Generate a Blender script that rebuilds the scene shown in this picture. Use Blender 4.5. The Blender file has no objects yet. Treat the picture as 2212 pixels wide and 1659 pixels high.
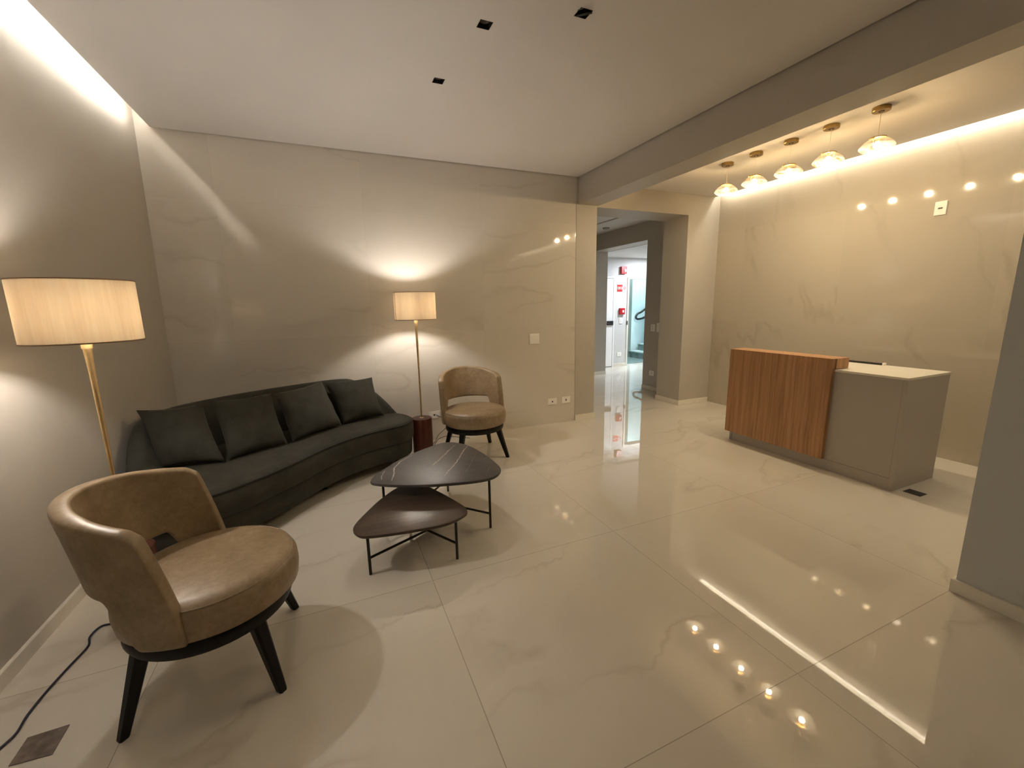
import bpy, bmesh, math, random
from mathutils import Vector, Matrix
random.seed(7)
S = bpy.context.scene
COL = S.collection
PI = math.pi
rad = math.radians

# ------------------------------------------------------------------ materials
def newmat(name):
    m = bpy.data.materials.new(name); m.use_nodes = True
    nt = m.node_tree; nt.nodes.clear()
    out = nt.nodes.new('ShaderNodeOutputMaterial')
    return m, nt, out

def N(nt, typ, **kw):
    n = nt.nodes.new(typ)
    for k, v in kw.items():
        if k.startswith('_'):
            n.inputs[int(k[1:])].default_value = v
        else:
            setattr(n, k, v)
    return n

def L(nt, a, b): nt.links.new(a, b)

def math_n(nt, op, a, b=None, c=None, clamp=False):
    n = nt.nodes.new('ShaderNodeMath'); n.operation = op; n.use_clamp = clamp
    for i, v in enumerate((a, b, c)):
        if v is None: continue
        if isinstance(v, (int, float)): n.inputs[i].default_value = v
        else: nt.links.new(v, n.inputs[i])
    return n.outputs[0]

def vmath(nt, op, a, b=None, out=0):
    n = nt.nodes.new('ShaderNodeVectorMath'); n.operation = op
    for i, v in enumerate((a, b)):
        if v is None: continue
        if isinstance(v, (tuple, list)): n.inputs[i].default_value = v
        else: nt.links.new(v, n.inputs[i])
    return n.outputs[out]

def mixc(nt, fac, a, b, blend='MIX'):
    n = nt.nodes.new('ShaderNodeMix'); n.data_type = 'RGBA'; n.blend_type = blend
    def setp(sock, v):
        if isinstance(v, (tuple, list)): sock.default_value = (*v[:3], 1)
        elif isinstance(v, (int, float)): sock.default_value = v
        else: nt.links.new(v, sock)
    setp(n.inputs[0], fac); setp(n.inputs[6], a); setp(n.inputs[7], b)
    return n.outputs[2]

def ramp(nt, fac, stops):
    n = nt.nodes.new('ShaderNodeValToRGB')
    e = n.color_ramp.elements
    while len(e) < len(stops): e.new(0.5)
    for i, (p, c) in enumerate(stops):
        e[i].position = p; e[i].color = (*c, 1) if len(c) == 3 else c
    nt.links.new(fac, n.inputs[0])
    return n.outputs[0]

def noise(nt, vec, scale, detail=4, rough=.5, dist=0.0):
    n = nt.nodes.new('ShaderNodeTexNoise')
    n.inputs['Scale'].default_value = scale; n.inputs['Detail'].default_value = detail
    n.inputs['Roughness'].default_value = rough; n.inputs['Distortion'].default_value = dist
    if vec is not None: nt.links.new(vec, n.inputs['Vector'])
    return n

def pos(nt):
    return nt.nodes.new('ShaderNodeNewGeometry').outputs['Position']

def mapping(nt, vec, scale=(1, 1, 1), rot=(0, 0, 0), loc=(0, 0, 0)):
    n = nt.nodes.new('ShaderNodeMapping')
    n.inputs['Scale'].default_value = scale; n.inputs['Rotation'].default_value = rot
    n.inputs['Location'].default_value = loc
    nt.links.new(vec, n.inputs['Vector'])
    return n.outputs[0]

def objco(nt):
    return nt.nodes.new('ShaderNodeTexCoord').outputs['Object']

def plain(name, color, rough=.5, metal=0.0, spec=.5, var=0.0, vscale=8, bump=0.0, bscale=60, coat=0.0):
    m, nt, out = newmat(name)
    b = N(nt, 'ShaderNodeBsdfPrincipled')
    b.inputs['Roughness'].default_value = rough; b.inputs['Metallic'].default_value = metal
    b.inputs['Specular IOR Level'].default_value = spec
    b.inputs['Coat Weight'].default_value = coat
    p = objco(nt)
    n1 = noise(nt, p, vscale, 4)
    dk = tuple(c * (1 - var) for c in color); lt = tuple(min(1, c * (1 + var)) for c in color)
    L(nt, ramp(nt, n1.outputs[0], [(.3, dk), (.7, lt)]), b.inputs['Base Color'])
    if bump:
        n2 = noise(nt, p, bscale, 5)
        bp = N(nt, 'ShaderNodeBump'); bp.inputs['Strength'].default_value = bump; bp.inputs['Distance'].default_value = .004
        L(nt, n2.outputs[0], bp.inputs['Height']); L(nt, bp.outputs[0], b.inputs['Normal'])
    L(nt, b.outputs[0], out.inputs[0])
    return m

def emit(name, color, strength):
    m, nt, out = newmat(name)
    e = N(nt, 'ShaderNodeEmission'); e.inputs[0].default_value = (*color, 1); e.inputs[1].default_value = strength
    L(nt, e.outputs[0], out.inputs[0])
    return m

def stone_tile(name, axes, size, origin, base, vein, rough, tilt, grout, grout_w, veinrot, veinamt, veinscale=1.0, spec=.5, warp=.9):
    """polished stone tiles laid on a grid; axes = the two world axes of the surface"""
    m, nt, out = newmat(name)
    b = N(nt, 'ShaderNodeBsdfPrincipled')
    p = pos(nt)
    sep = N(nt, 'ShaderNodeSeparateXYZ'); L(nt, p, sep.inputs[0])
    ids = []; edges = []
    for ax, o in zip(axes, origin):
        t = math_n(nt, 'DIVIDE', math_n(nt, 'SUBTRACT', sep.outputs[ax], o), size)
        ids.append(math_n(nt, 'FLOOR', t))
        fr = math_n(nt, 'FRACT', t)
        edges.append(math_n(nt, 'MINIMUM', fr, math_n(nt, 'SUBTRACT', 1.0, fr)))
    cmb = N(nt, 'ShaderNodeCombineXYZ'); L(nt, ids[0], cmb.inputs[0]); L(nt, ids[1], cmb.inputs[1])
    wn = N(nt, 'ShaderNodeTexWhiteNoise'); wn.noise_dimensions = '3D'; L(nt, cmb.outputs[0], wn.inputs['Vector'])
    rnd = wn.outputs['Color']
    # each tile shows another piece of the stone
    off = vmath(nt, 'MULTIPLY', rnd, (13.0, 13.0, 13.0))
    q = vmath(nt, 'ADD', p, off)
    qv = mapping(nt, q, (1, 1, 1), veinrot)
    warpn = noise(nt, qv, 1.3 * veinscale, 5, .6)
    qw = vmath(nt, 'ADD', qv, vmath(nt, 'MULTIPLY', vmath(nt, 'SUBTRACT', warpn.outputs['Color'], (.5, .5, .5)), (warp, warp, warp)))
    # long thin veins: the zero line of a stretched noise
    v1 = noise(nt, mapping(nt, qw, (.35 * veinscale, 1.25 * veinscale, .8 * veinscale)), 1.0, 3, .5)
    d1 = math_n(nt, 'ABSOLUTE', math_n(nt, 'SUBTRACT', v1.outputs[0], .5))
    f1 = ramp(nt, d1, [(0.0, (1, 1, 1)), (.008, (.55, .55, .55)), (.022, (0, 0, 0))])
    mk = noise(nt, qv, 1.1, 2)
    f1 = math_n(nt, 'MULTIPLY', f1, ramp(nt, mk.outputs[0], [(.42, (0, 0, 0)), (.6, (1, 1, 1))]))
    soft = noise(nt, mapping(nt, qw, (.5, 2.4, 1.2)), 1.0, 5, .6)
    f2 = ramp(nt, soft.outputs[0], [(.35, (0, 0, 0)), (.75, (1, 1, 1))])
    fac = math_n(nt, 'ADD', math_n(nt, 'MULTIPLY', f1, veinamt), math_n(nt, 'MULTIPLY', f2, veinamt * .28), clamp=True)
    c = mixc(nt, fac, base, vein)
    # slight tone change from tile to tile
    sr = N(nt, 'ShaderNodeSeparateColor'); L(nt, rnd, sr.inputs[0])
    tone = math_n(nt, 'ADD', .97, math_n(nt, 'MULTIPLY', sr.outputs[0], .06))
    tc = N(nt, 'ShaderNodeCombineColor')
    for i in range(3): L(nt, tone, tc.inputs[i])
    c = mixc(nt, 1.0, c, tc.outputs[0], 'MULTIPLY')
    e = math_n(nt, 'MINIMUM', edges[0], edges[1])
    g = math_n(nt, 'LESS_THAN', e, grout_w / size / 2)
    c = mixc(nt, g, c, grout)
    L(nt, c, b.inputs['Base Color'])
    b.inputs['Specular IOR Level'].default_value = spec; b.inputs['IOR'].default_value = 1.58
    L(nt, math_n(nt, 'ADD', rough, math_n(nt, 'MULTIPLY', g, .45)), b.inputs['Roughness'])
    # laid slightly out of true, each tile its own way, and rounded off towards the joint
    geo = N(nt, 'ShaderNodeNewGeometry')
    wob = noise(nt, q, 1.6, 2)
    tl = vmath(nt, 'MULTIPLY', vmath(nt, 'SUBTRACT', rnd, (.5, .5, .5)), (tilt, tilt, tilt))
    wb = vmath(nt, 'MULTIPLY', vmath(nt, 'SUBTRACT', wob.outputs['Color'], (.5, .5, .5)), (tilt * 1.6,) * 3)
    nn = vmath(nt, 'NORMALIZE', vmath(nt, 'ADD', geo.outputs['Normal'], vmath(nt, 'ADD', tl, wb)))
    L(nt, nn, b.inputs['Normal'])
    L(nt, b.outputs[0], out.inputs[0])
    return m

TILE = 1.22
M = {}
M['floor'] = stone_tile('polished_floor_tile', (0, 1), TILE, (.408, .897), (.735, .69, .605), (.53, .47, .385), .012, .0022, (.30, .255, .20), .003, (0, 0, rad(-14)), .52, 1.05, .75, .55)
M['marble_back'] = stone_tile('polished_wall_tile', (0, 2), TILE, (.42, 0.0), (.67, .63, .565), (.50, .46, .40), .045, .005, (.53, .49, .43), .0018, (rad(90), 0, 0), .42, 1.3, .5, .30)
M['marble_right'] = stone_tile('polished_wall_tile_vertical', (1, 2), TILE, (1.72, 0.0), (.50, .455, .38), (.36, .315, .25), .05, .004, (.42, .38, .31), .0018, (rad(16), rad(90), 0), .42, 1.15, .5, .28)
M['paint'] = plain('greige_wall_paint', (.48, .445, .395), .55, var=.02, vscale=3, bump=.10, bscale=90)
M['paint_grey'] = plain('grey_wall_paint', (.54, .55, .55), .55, var=.02, vscale=3, bump=.10, bscale=90)
M['ceil'] = plain('ceiling_paint', (.69, .665, .645), .7, var=.015, vscale=2)
M['white_trim'] = plain('white_trim_paint', (.78, .74, .66), .35, var=.03, vscale=20)
M['white_plastic'] = plain('white_plastic', (.90, .88, .84), .3)
M['black_plastic'] = plain('black_plastic', (.015, .014, .013), .4)
M['dark_slot'] = plain('dark_slot', (.03, .028, .025), .7)
M['far_paint'] = plain('pale_grey_wall_paint', (.62, .62, .62), .6, var=.02)
M['door_white'] = plain('white_door_lacquer', (.86, .86, .87), .35)
M['red'] = plain('red_plastic', (.42, .012, .018), .35)
M['red_sign'] = plain('red_sign_print', (.75, .02, .02), .5)
M['lens'] = plain('pale_lens', (.75, .70, .66), .25)
M['cyan_wall'] = plain('pale_stairwell_wall', (.70, .82, .84), .6)
M['stair_stone'] = plain('dark_green_stair_stone', (.16, .20, .19), .3, var=.4, vscale=14)
M['stair_tread'] = plain('pale_green_stair_tread', (.42, .50, .48), .4, var=.25, vscale=14)
M['velvet'] = None
M['black_wood'] = plain('black_stained_wood', (.006, .005, .0045), .45, spec=.25, var=.3, vscale=30)
M['steel_black'] = plain('black_lacquered_steel', (.03, .026, .022), .35, metal=.6)
M['brass'] = plain('brushed_brass', (.72, .55, .30), .42, metal=1.0, var=.06, vscale=30)
M['old_brass'] = plain('aged_brass', (.36, .24, .09), .32, metal=1.0, var=.12, vscale=30)
M['desk_grey'] = plain('matt_taupe_lacquer', (.42, .38, .33), .5, var=.01)
M['desk_top'] = plain('cream_desk_top', (.72, .67, .57), .4, var=.02)
M['groove'] = plain('shadow_groove', (.10, .09, .075), .7)
M['cable_blue'] = plain('dark_cable', (.02, .02, .045), .4)
M['cable_brown'] = plain('brown_cable', (.06, .035, .02), .4)
M['clear_cable'] = plain('clear_cable', (.70, .60, .45), .3)
M['redwood'] = None

def leather():
    m, nt, out = newmat('tan_leather')
    b = N(nt, 'ShaderNodeBsdfPrincipled')
    p = objco(nt)
    a = noise(nt, p, 9, 6, .65); c2 = noise(nt, p, 45, 4, .6)
    f = math_n(nt, 'ADD', math_n(nt, 'MULTIPLY', a.outputs[0], .65), math_n(nt, 'MULTIPLY', c2.outputs[0], .35))
    L(nt, ramp(nt, f, [(.30, (.19, .133, .072)), (.50, (.28, .203, .118)), (.72, (.385, .295, .19))]), b.inputs['Base Color'])
    b.inputs['Roughness'].default_value = .40; b.inputs['Specular IOR Level'].default_value = .45
    g = noise(nt, p, 260, 3)
    bp = N(nt, 'ShaderNodeBump'); bp.inputs['Strength'].default_value = .12; bp.inputs['Distance'].default_value = .001
    L(nt, g.outputs[0], bp.inputs['Height']); L(nt, bp.outputs[0], b.inputs['Normal'])
    L(nt, b.outputs[0], out.inputs[0])
    return m
M['leather'] = leather()

def velvet():
    m, nt, out = newmat('dark_olive_velvet')
    b = N(nt, 'ShaderNodeBsdfPrincipled')
    p = objco(nt)
    a = noise(nt, p, 7, 5, .6)
    L(nt, ramp(nt, a.outputs[0], [(.3, (.026, .026, .020)), (.7, (.045, .043, .034))]), b.inputs['Base Color'])
    b.inputs['Roughness'].default_value = .85; b.inputs['Specular IOR Level'].default_value = .15
    b.inputs['Sheen Weight'].default_value = .10; b.inputs['Sheen Roughness'].default_value = .45
    b.inputs['Sheen Tint'].default_value = (.75, .72, .6, 1)
    g = noise(nt, p, 30, 4)
    bp = N(nt, 'ShaderNodeBump'); bp.inputs['Strength'].default_value = .12; bp.inputs['Distance'].default_value = .006
    L(nt, g.outputs[0], bp.inputs['Height']); L(nt, bp.outputs[0], b.inputs['Normal'])
    L(nt, b.outputs[0], out.inputs[0])
    return m
M['velvet'] = velvet()
M['velvet_pipe'] = plain('dark_piping', (.008, .008, .006), .8)

def wood(name, dark, mid, light, scale, rough, spec=.4):
    m, nt, out = newmat(name)
    b = N(nt, 'ShaderNodeBsdfPrincipled')
    p = objco(nt)
    wv = noise(nt, p, 1.5, 2)
    q = vmath(nt, 'ADD', p, vmath(nt, 'MULTIPLY', wv.outputs['Color'], (.03, .03, .03)))
    a = noise(nt, mapping(nt, q, scale), 1.0, 6, .62, .4)
    f = noise(nt, mapping(nt, q, tuple(s * 5 for s in scale)), 1.0, 3, .6)
    k = math_n(nt, 'ADD', math_n(nt, 'MULTIPLY', a.outputs[0], .72), math_n(nt, 'MULTIPLY', f.outputs[0], .28))
    L(nt, ramp(nt, k, [(.34, dark), (.50, mid), (.66, light)]), b.inputs['Base Color'])
    b.inputs['Roughness'].default_value = rough; b.inputs['Specular IOR Level'].default_value = spec
    L(nt, b.outputs[0], out.inputs[0])
    return m
M['desk_wood'] = wood('warm_veneer_wood', (.27, .135, .058), (.41, .215, .098), (.53, .30, .15), (38, 38, .8), .42)
M['redwood'] = wood('reddish_turned_wood', (.05, .013, .007), (.085, .022, .012), (.13, .038, .02), (14, 14, 1.2), .35)
M['smoked_oak'] = wood('smoked_brown_wood', (.055, .036, .026), (.075, .052, .038), (.10, .072, .052), (2, 22, 8), .33)
def stone_dark():
    m, nt, out = newmat('dark_grey_stone')
    b = N(nt, 'ShaderNodeBsdfPrincipled')
    a = noise(nt, pos(nt), 9, 6, .6)
    L(nt, ramp(nt, a.outputs[0], [(.3, (.05, .046, .045)), (.7, (.085, .078, .075))]), b.inputs['Base Color'])
    b.inputs['Roughness'].default_value = .44; b.inputs['Specular IOR Level'].default_value = .5
    L(nt, b.outputs[0], out.inputs[0])
    return m
M['dark_stone'] = stone_dark()
M['stone_vein'] = plain('pale_stone_vein', (.42, .38, .34), .34, var=.3, vscale=40)
M['stone_vein_faint'] = plain('faint_stone_vein', (.15, .135, .125), .34, var=.3, vscale=40)
M['drain_stone'] = plain('brown_grey_drain_stone', (.17, .135, .11), .25, var=.35, vscale=30)

def shade_fabric():
    m, nt, out = newmat('cream_lamp_fabric')
    p = objco(nt)
    a = noise(nt, mapping(nt, p, (10, 10, .6)), 1.0, 4, .6)
    fine = noise(nt, mapping(nt, p, (120, 120, 6)), 1.0, 2)
    k = math_n(nt, 'ADD', math_n(nt, 'MULTIPLY', a.outputs[0], .75), math_n(nt, 'MULTIPLY', fine.outputs[0], .25))
    col = ramp(nt, k, [(.32, (.72, .61, .46)), (.62, (.86, .78, .64))])
    t = N(nt, 'ShaderNodeBsdfTranslucent'); d = N(nt, 'ShaderNodeBsdfDiffuse')
    L(nt, col, t.inputs[0]); L(nt, col, d.inputs[0])
    mx = N(nt, 'ShaderNodeMixShader'); mx.inputs[0].default_value = .165
    L(nt, d.outputs[0], mx.inputs[1]); L(nt, t.outputs[0], mx.inputs[2])
    L(nt, mx.outputs[0], out.inputs[0])
    return m
M['shade'] = shade_fabric()
M['shade_rim'] = plain('shade_rim_band', (.30, .21, .13), .6)

def amber_glass():
    m, nt, out = newmat('rippled_amber_glass')
    p = objco(nt)
    w = noise(nt, mapping(nt, p, (14, 14, 60)), 1.0, 4, .6, 1.2)
    tint = ramp(nt, w.outputs[0], [(.36, (.50, .27, .10)), (.47, (.93, .78, .52)), (.62, (1.0, .96, .86))])
    # glass darkened around the neck, clear towards the belly: added to dim upward light
    sz = N(nt, 'ShaderNodeSeparateXYZ'); L(nt, p, sz.inputs[0])
    mr = N(nt, 'ShaderNodeMapRange'); L(nt, sz.outputs[2], mr.inputs[0])
    for i_, v_ in ((1, -.285), (2, -.262), (3, 0.0), (4, 1.0)): mr.inputs[i_].default_value = v_
    tint = mixc(nt, mr.outputs[0], tint, mixc(nt, 1.0, tint, (.44, .39, .31), 'MULTIPLY'))
    tr = N(nt, 'ShaderNodeBsdfTransparent'); L(nt, tint, tr.inputs[0])
    tl = N(nt, 'ShaderNodeBsdfTranslucent'); L(nt, tint, tl.inputs[0])
    gl = N(nt, 'ShaderNodeBsdfGlossy'); gl.inputs['Roughness'].default_value = .08; gl.inputs[0].default_value = (1, .85, .6, 1)
    bp = N(nt, 'ShaderNodeBump'); bp.inputs['Strength'].default_value = .9; bp.inputs['Distance'].default_value = .01
    L(nt, w.outputs[0], bp.inputs['Height']); L(nt, bp.outputs[0], gl.inputs['Normal']); L(nt, bp.outputs[0], tl.inputs['Normal'])
    m1 = N(nt, 'ShaderNodeMixShader'); m1.inputs[0].default_value = .05
    L(nt, tr.outputs[0], m1.inputs[1]); L(nt, tl.outputs[0], m1.inputs[2])
    lw = N(nt, 'ShaderNodeLayerWeight'); lw.inputs[0].default_value = .35; L(nt, bp.outputs[0], lw.inputs['Normal'])
    m2 = N(nt, 'ShaderNodeMixShader'); L(nt, math_n(nt, 'MULTIPLY', lw.outputs['Facing'], .5), m2.inputs[0])
    L(nt, m1.outputs[0], m2.inputs[1]); L(nt, gl.outputs[0], m2.inputs[2])
    L(nt, m2.outputs[0], out.inputs[0])
    return m
M['amber'] = amber_glass()

WARM = (1.0, .80, .55)
M['led_left'] = emit('warm_led_left', (1.0, .945, .85), 15)
M['led_right'] = emit('warm_led_right', (1.0, .92, .77), 13)
M['bulb_lamp'] = emit('lamp_bulb_glow', (1.0, .94, .88), 230)
M['bulb_pendant'] = emit('pendant_bulb_glow', (1.0, .915, .76), 230)
M['disc_cool'] = emit('cool_ceiling_light', (.88, .94, 1.0), 120)
M['disc_stair'] = emit('stair_ceiling_light', (.74, .94, 1.0), 100)

# ------------------------------------------------------------------ mesh helpers
def link(name, bm, mat, parent=None, loc=None, smooth=None, mats=None):
    me = bpy.data.meshes.new(name)
    bmesh.ops.recalc_face_normals(bm, faces=bm.faces[:])
    bm.to_mesh(me); bm.free()
    for mm in (mats or [mat]): me.materials.append(mm)
    if smooth:
        for p in me.polygons: p.use_smooth = True
        me.set_sharp_from_angle(angle=rad(smooth))
    o = bpy.data.objects.new(name, me); COL.objects.link(o)
    if parent is not None: o.parent = parent
    if loc is not None: o.location = loc
    return o

def tag(o, label=None, cat=None, group=None, kind=None):
    if label: o['label'] = label
    if cat: o['category'] = cat
    if group: o['group'] = group
    if kind: o['kind'] = kind
    return o

def empty(name, loc, label, cat, rotz=0, group=None):
    o = bpy.data.objects.new(name, None); COL.objects.link(o)
    o.location = loc; o.rotation_euler = (0, 0, rotz); o.empty_display_size = .1
    return tag(o, label, cat, group)

def box(bm, x0, y0, z0, x1, y1, z1, bevel=0.0, seg=2, mi=0):
    vs = [bm.verts.new(p) for p in ((x0, y0, z0), (x1, y0, z0), (x1, y1, z0), (x0, y1, z0), (x0, y0, z1), (x1, y0, z1), (x1, y1, z1), (x0, y1, z1))]
    fs = [bm.faces.new([vs[i] for i in f]) for f in ((3, 2, 1, 0), (4, 5, 6, 7), (0, 1, 5, 4), (1, 2, 6, 5), (2, 3, 7, 6), (3, 0, 4, 7))]
    for f in fs: f.material_index = mi
    if bevel:
        es = list({e for f in fs for e in f.edges})
        bmesh.ops.bevel(bm, geom=es, offset=bevel, segments=seg, profile=.5, affect='EDGES')
    return vs

def BOX(*a, **k):
    bm = bmesh.new(); box(bm, *a, **k); return bm

def lathe(bm, prof, seg=32, cx=0, cy=0, cz=0, mi=0):
    rings = []
    for r, z in prof:
        if r < 1e-6: rings.append([bm.verts.new((cx, cy, cz + z))])
        else: rings.append([bm.verts.new((cx + r * math.cos(2 * PI * i / seg), cy + r * math.sin(2 * PI * i / seg), cz + z)) for i in range(seg)])
    for a, b in zip(rings, rings[1:]):
        for i in range(seg):
            j = (i + 1) % seg
            if len(a) == 1 and len(b) == 1: continue
            if len(a) == 1: f = bm.faces.new((a[0], b[i], b[j]))
            elif len(b) == 1: f = bm.faces.new((a[i], a[j], b[0]))
            else: f = bm.faces.new((a[i], a[j], b[j], b[i]))
            f.material_index = mi
    return bm

def LATHE(prof, seg=32, **k):
    bm = bmesh.new(); return lathe(bm, prof, seg, **k)

def catmull(pts, n, closed=False):
    P = [Vector(p) for p in pts]; out = []
    m = len(P); segs = m if closed else m - 1
    for i in range(segs):
        if closed: p0, p1, p2, p3 = P[(i - 1) % m], P[i], P[(i + 1) % m], P[(i + 2) % m]
        else: p0, p1, p2, p3 = P[max(i - 1, 0)], P[i], P[i + 1], P[min(i + 2, m - 1)]
        for k in range(n):
            t = k / n
            out.append(.5 * ((2 * p1) + (p2 - p0) * t + (2 * p0 - 5 * p1 + 4 * p2 - p3) * t * t + (3 * p1 - p0 - 3 * p2 + p3) * t ** 3))
    if not closed: out.append(P[-1].copy())
    return out

def resample(pts, n, closed=True):
    Q = pts + [pts[0]] if closed else pts
    d = [0]
    for a, b in zip(Q, Q[1:]): d.append(d[-1] + (b - a).length)
    out = []; j = 0
    cnt = n if closed else n - 1
    for i in range(n):
        t = d[-1] * i / cnt
        while j < len(d) - 2 and d[j + 1] < t: j += 1
        u = (t - d[j]) / max(d[j + 1] - d[j], 1e-9)
        out.append(Q[j].lerp(Q[j + 1], min(max(u, 0), 1)))
    return out

def tube(bm, pts, r, seg=8, closed=False, mi=0):
    P = [Vector(p) for p in pts]; n = len(P); rings = []
    up = Vector((0, 0, 1)); prev = None
    for i in range(n):
        if closed: t = P[(i + 1) % n] - P[i - 1]
        else: t = P[min(i + 1, n - 1)] - P[max(i - 1, 0)]
        t.normalize()
        if prev is None:
            a = up if abs(t.z) < .9 else Vector((1, 0, 0))
            u = (a - t * a.dot(t)).normalized()
        else:
            u = prev - t * prev.dot(t)
            u = u.normalized() if u.length > 1e-6 else Vector((1, 0, 0))
        prev = u; v = t.cross(u)
        rr = r[i] if isinstance(r, (list, tuple)) else r
        rings.append([bm.verts.new(P[i] + u * rr * math.cos(2 * PI * k / seg) + v * rr * math.sin(2 * PI * k / seg)) for k in range(seg)])
    for i in range(n if closed else n - 1):
        a, b = rings[i], rings[(i + 1) % n]
        for k in range(seg):
            f = bm.faces.new((a[k], a[(k + 1) % seg], b[(k + 1) % seg], b[k])); f.material_index = mi
    if not closed:
        bm.faces.new(rings[0][::-1]).material_index = mi; bm.faces.new(rings[-1]).material_index = mi
    return bm

def TUBE(pts, r, seg=8, closed=False):
    bm = bmesh.new(); return tube(bm, pts, r, seg, closed)

def offset_loop(pts, d):
    """inset a closed 2D loop (counter-clockwise) by d"""
    n = len(pts); out = []
    for i in range(n):
        t = (pts[(i + 1) % n] - pts[i - 1]); t.normalize()
        out.append(Vector((pts[i].x - t.y * d, pts[i].y + t.x * d)))
    return out

def area2(pts):
    return sum(a.x * b.y - b.x * a.y for a, b in zip(pts, pts[1:] + pts[:1])) / 2

def layers(bm, outline, levels, mi=0):
    """stack inset copies of the outline: levels = [(inset, z), ...]; closed below and above"""
    rings = []
    for d, z in levels:
        lp = offset_loop(outline, d) if abs(d) > 1e-9 else outline
        rings.append([bm.verts.new((p.x, p.y, z)) for p in lp])
    n = len(outline)
    for a, b in zip(rings, rings[1:]):
        for i in range(n):
            bm.faces.new((a[i], a[(i + 1) % n], b[(i + 1) % n], b[i])).material_index = mi
    bm.faces.new(rings[0][::-1]).material_index = mi
    bm.faces.new(rings[-1]).material_index = mi
    return bm

# ------------------------------------------------------------------ camera
cam = bpy.data.cameras.new('camera'); co = bpy.data.objects.new('camera', cam); COL.objects.link(co)
Rm = ((0.91709342, -0.39822248, -0.01893437), (-0.0905312, -0.16176729, -0.98266752), (0.38825734, 0.90291207, -0.18440727))
r, d, f = (Vector(v) for v in Rm)
mw = Matrix.Identity(4)
for i, v in enumerate((r, -d, -f)):
    for j in range(3): mw[j][i] = v[j]
mw.translation = (0, 0, 1.5)
co.matrix_world = mw
cam.sensor_width = 36; cam.lens = 36 * 909.891 / 2212; cam.clip_start = .02
S.camera = co

# ------------------------------------------------------------------ setting
def struct(name, bm, mat, **k):
    o = link(name, bm, mat, **k); o['kind'] = 'structure'; return o

YB = 4.59          # back wall
CZ = 2.97          # lounge ceiling
NZ = 2.92          # desk ceiling
YR = -2.4          # wall behind the photographer
def XL(y, z): return -1.313 + .0195 * (y - 4.6) + .0112 * z   # left wall, slightly out of true

struct('floor', BOX(-1.6, YR - .1, -.12, 10.0, 10.2, 0), M['floor'])
bm = bmesh.new()
v = []
for (y, z) in ((YR, 0), (4.75, 0), (4.75, 3.2), (YR, 3.2)):
    v.append((bm.verts.new((XL(y, z), y, z)), bm.verts.new((XL(y, z) - .2, y, z))))
bm.faces.new([a for a, _ in v]); bm.faces.new([b for _, b in v][::-1])
for i in range(4):
    a, b = v[i], v[(i + 1) % 4]; bm.faces.new((a[0], a[1], b[1], b[0]))
struct('wall_left', bm, M['paint'])
bm = bmesh.new()
ring = []
for y in (YR, YB):
    w = XL(y, 0)
    ring.append([bm.verts.new((w + dx, y, z)) for dx, z in ((-.01, 0), (.016, 0), (.016, .066), (.012, .07), (-.01, .07))])
for k in range(5): bm.faces.new((ring[0][k], ring[0][(k + 1) % 5], ring[1][(k + 1) % 5], ring[1][k]))
bm.faces.new(ring[0]); bm.faces.new(ring[1][::-1])
struct('baseboard_left', bm, M['white_trim'])

struct('wall_back', BOX(-1.6, YB, 0, 2.855, YB + .2, 3.2), M['marble_back'])
struct('wall_back_pilaster', BOX(2.855, YB - .004, 0, 3.15, YB + .46, 3.2), M['paint'])
struct('wall_back_header', BOX(3.15, YB - .004, 2.655, 4.635, YB + .46, 3.2), M['paint'])
struct('wall_back_pillar', BOX(4.635, YB - .004, 0, 5.21, YB + .46, 3.2), M['paint'])
bm = bmesh.new(); box(bm, 2.86, YB - .018, 0, 3.16, YB - .003, .07, .002); struct('baseboard_back', bm, M['white_trim'])
bm = bmesh.new(); box(bm, 4.621, YB - .018, 0, 5.2, YB - .003, .07, .002); box(bm, 4.621, YB - .0025, 0, 4.636, YB + .47, .07, .002)
struct('baseboard_pillar', bm, M['white_trim'])
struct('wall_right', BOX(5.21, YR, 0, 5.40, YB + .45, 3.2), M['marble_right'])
struct('wall_front', BOX(-1.7, YR - .15, 0, 5.4, YR, 3.2), M['paint'])
struct('wall_right_near', BOX(2.848, YR, 0, 3.16, .885, 3.2), M['paint_grey'])
bm = bmesh.new(); box(bm, 2.832, YR, 0, 2.85, .9, .07, .002); box(bm, 2.851, .884, 0, 3.17, .9, .07, .002)
struct('baseboard_right_near', bm, M['white_trim'])
struct('trim_1', BOX(2.889, .885, 2.67, 3.165, YB - .002, 3.2), M['paint'])     # the dropped beam
struct('ceiling_slab', BOX(-1.7, YR - .1, 3.15, 5.4, YB + .46, 3.3), M['ceil'])

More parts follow.
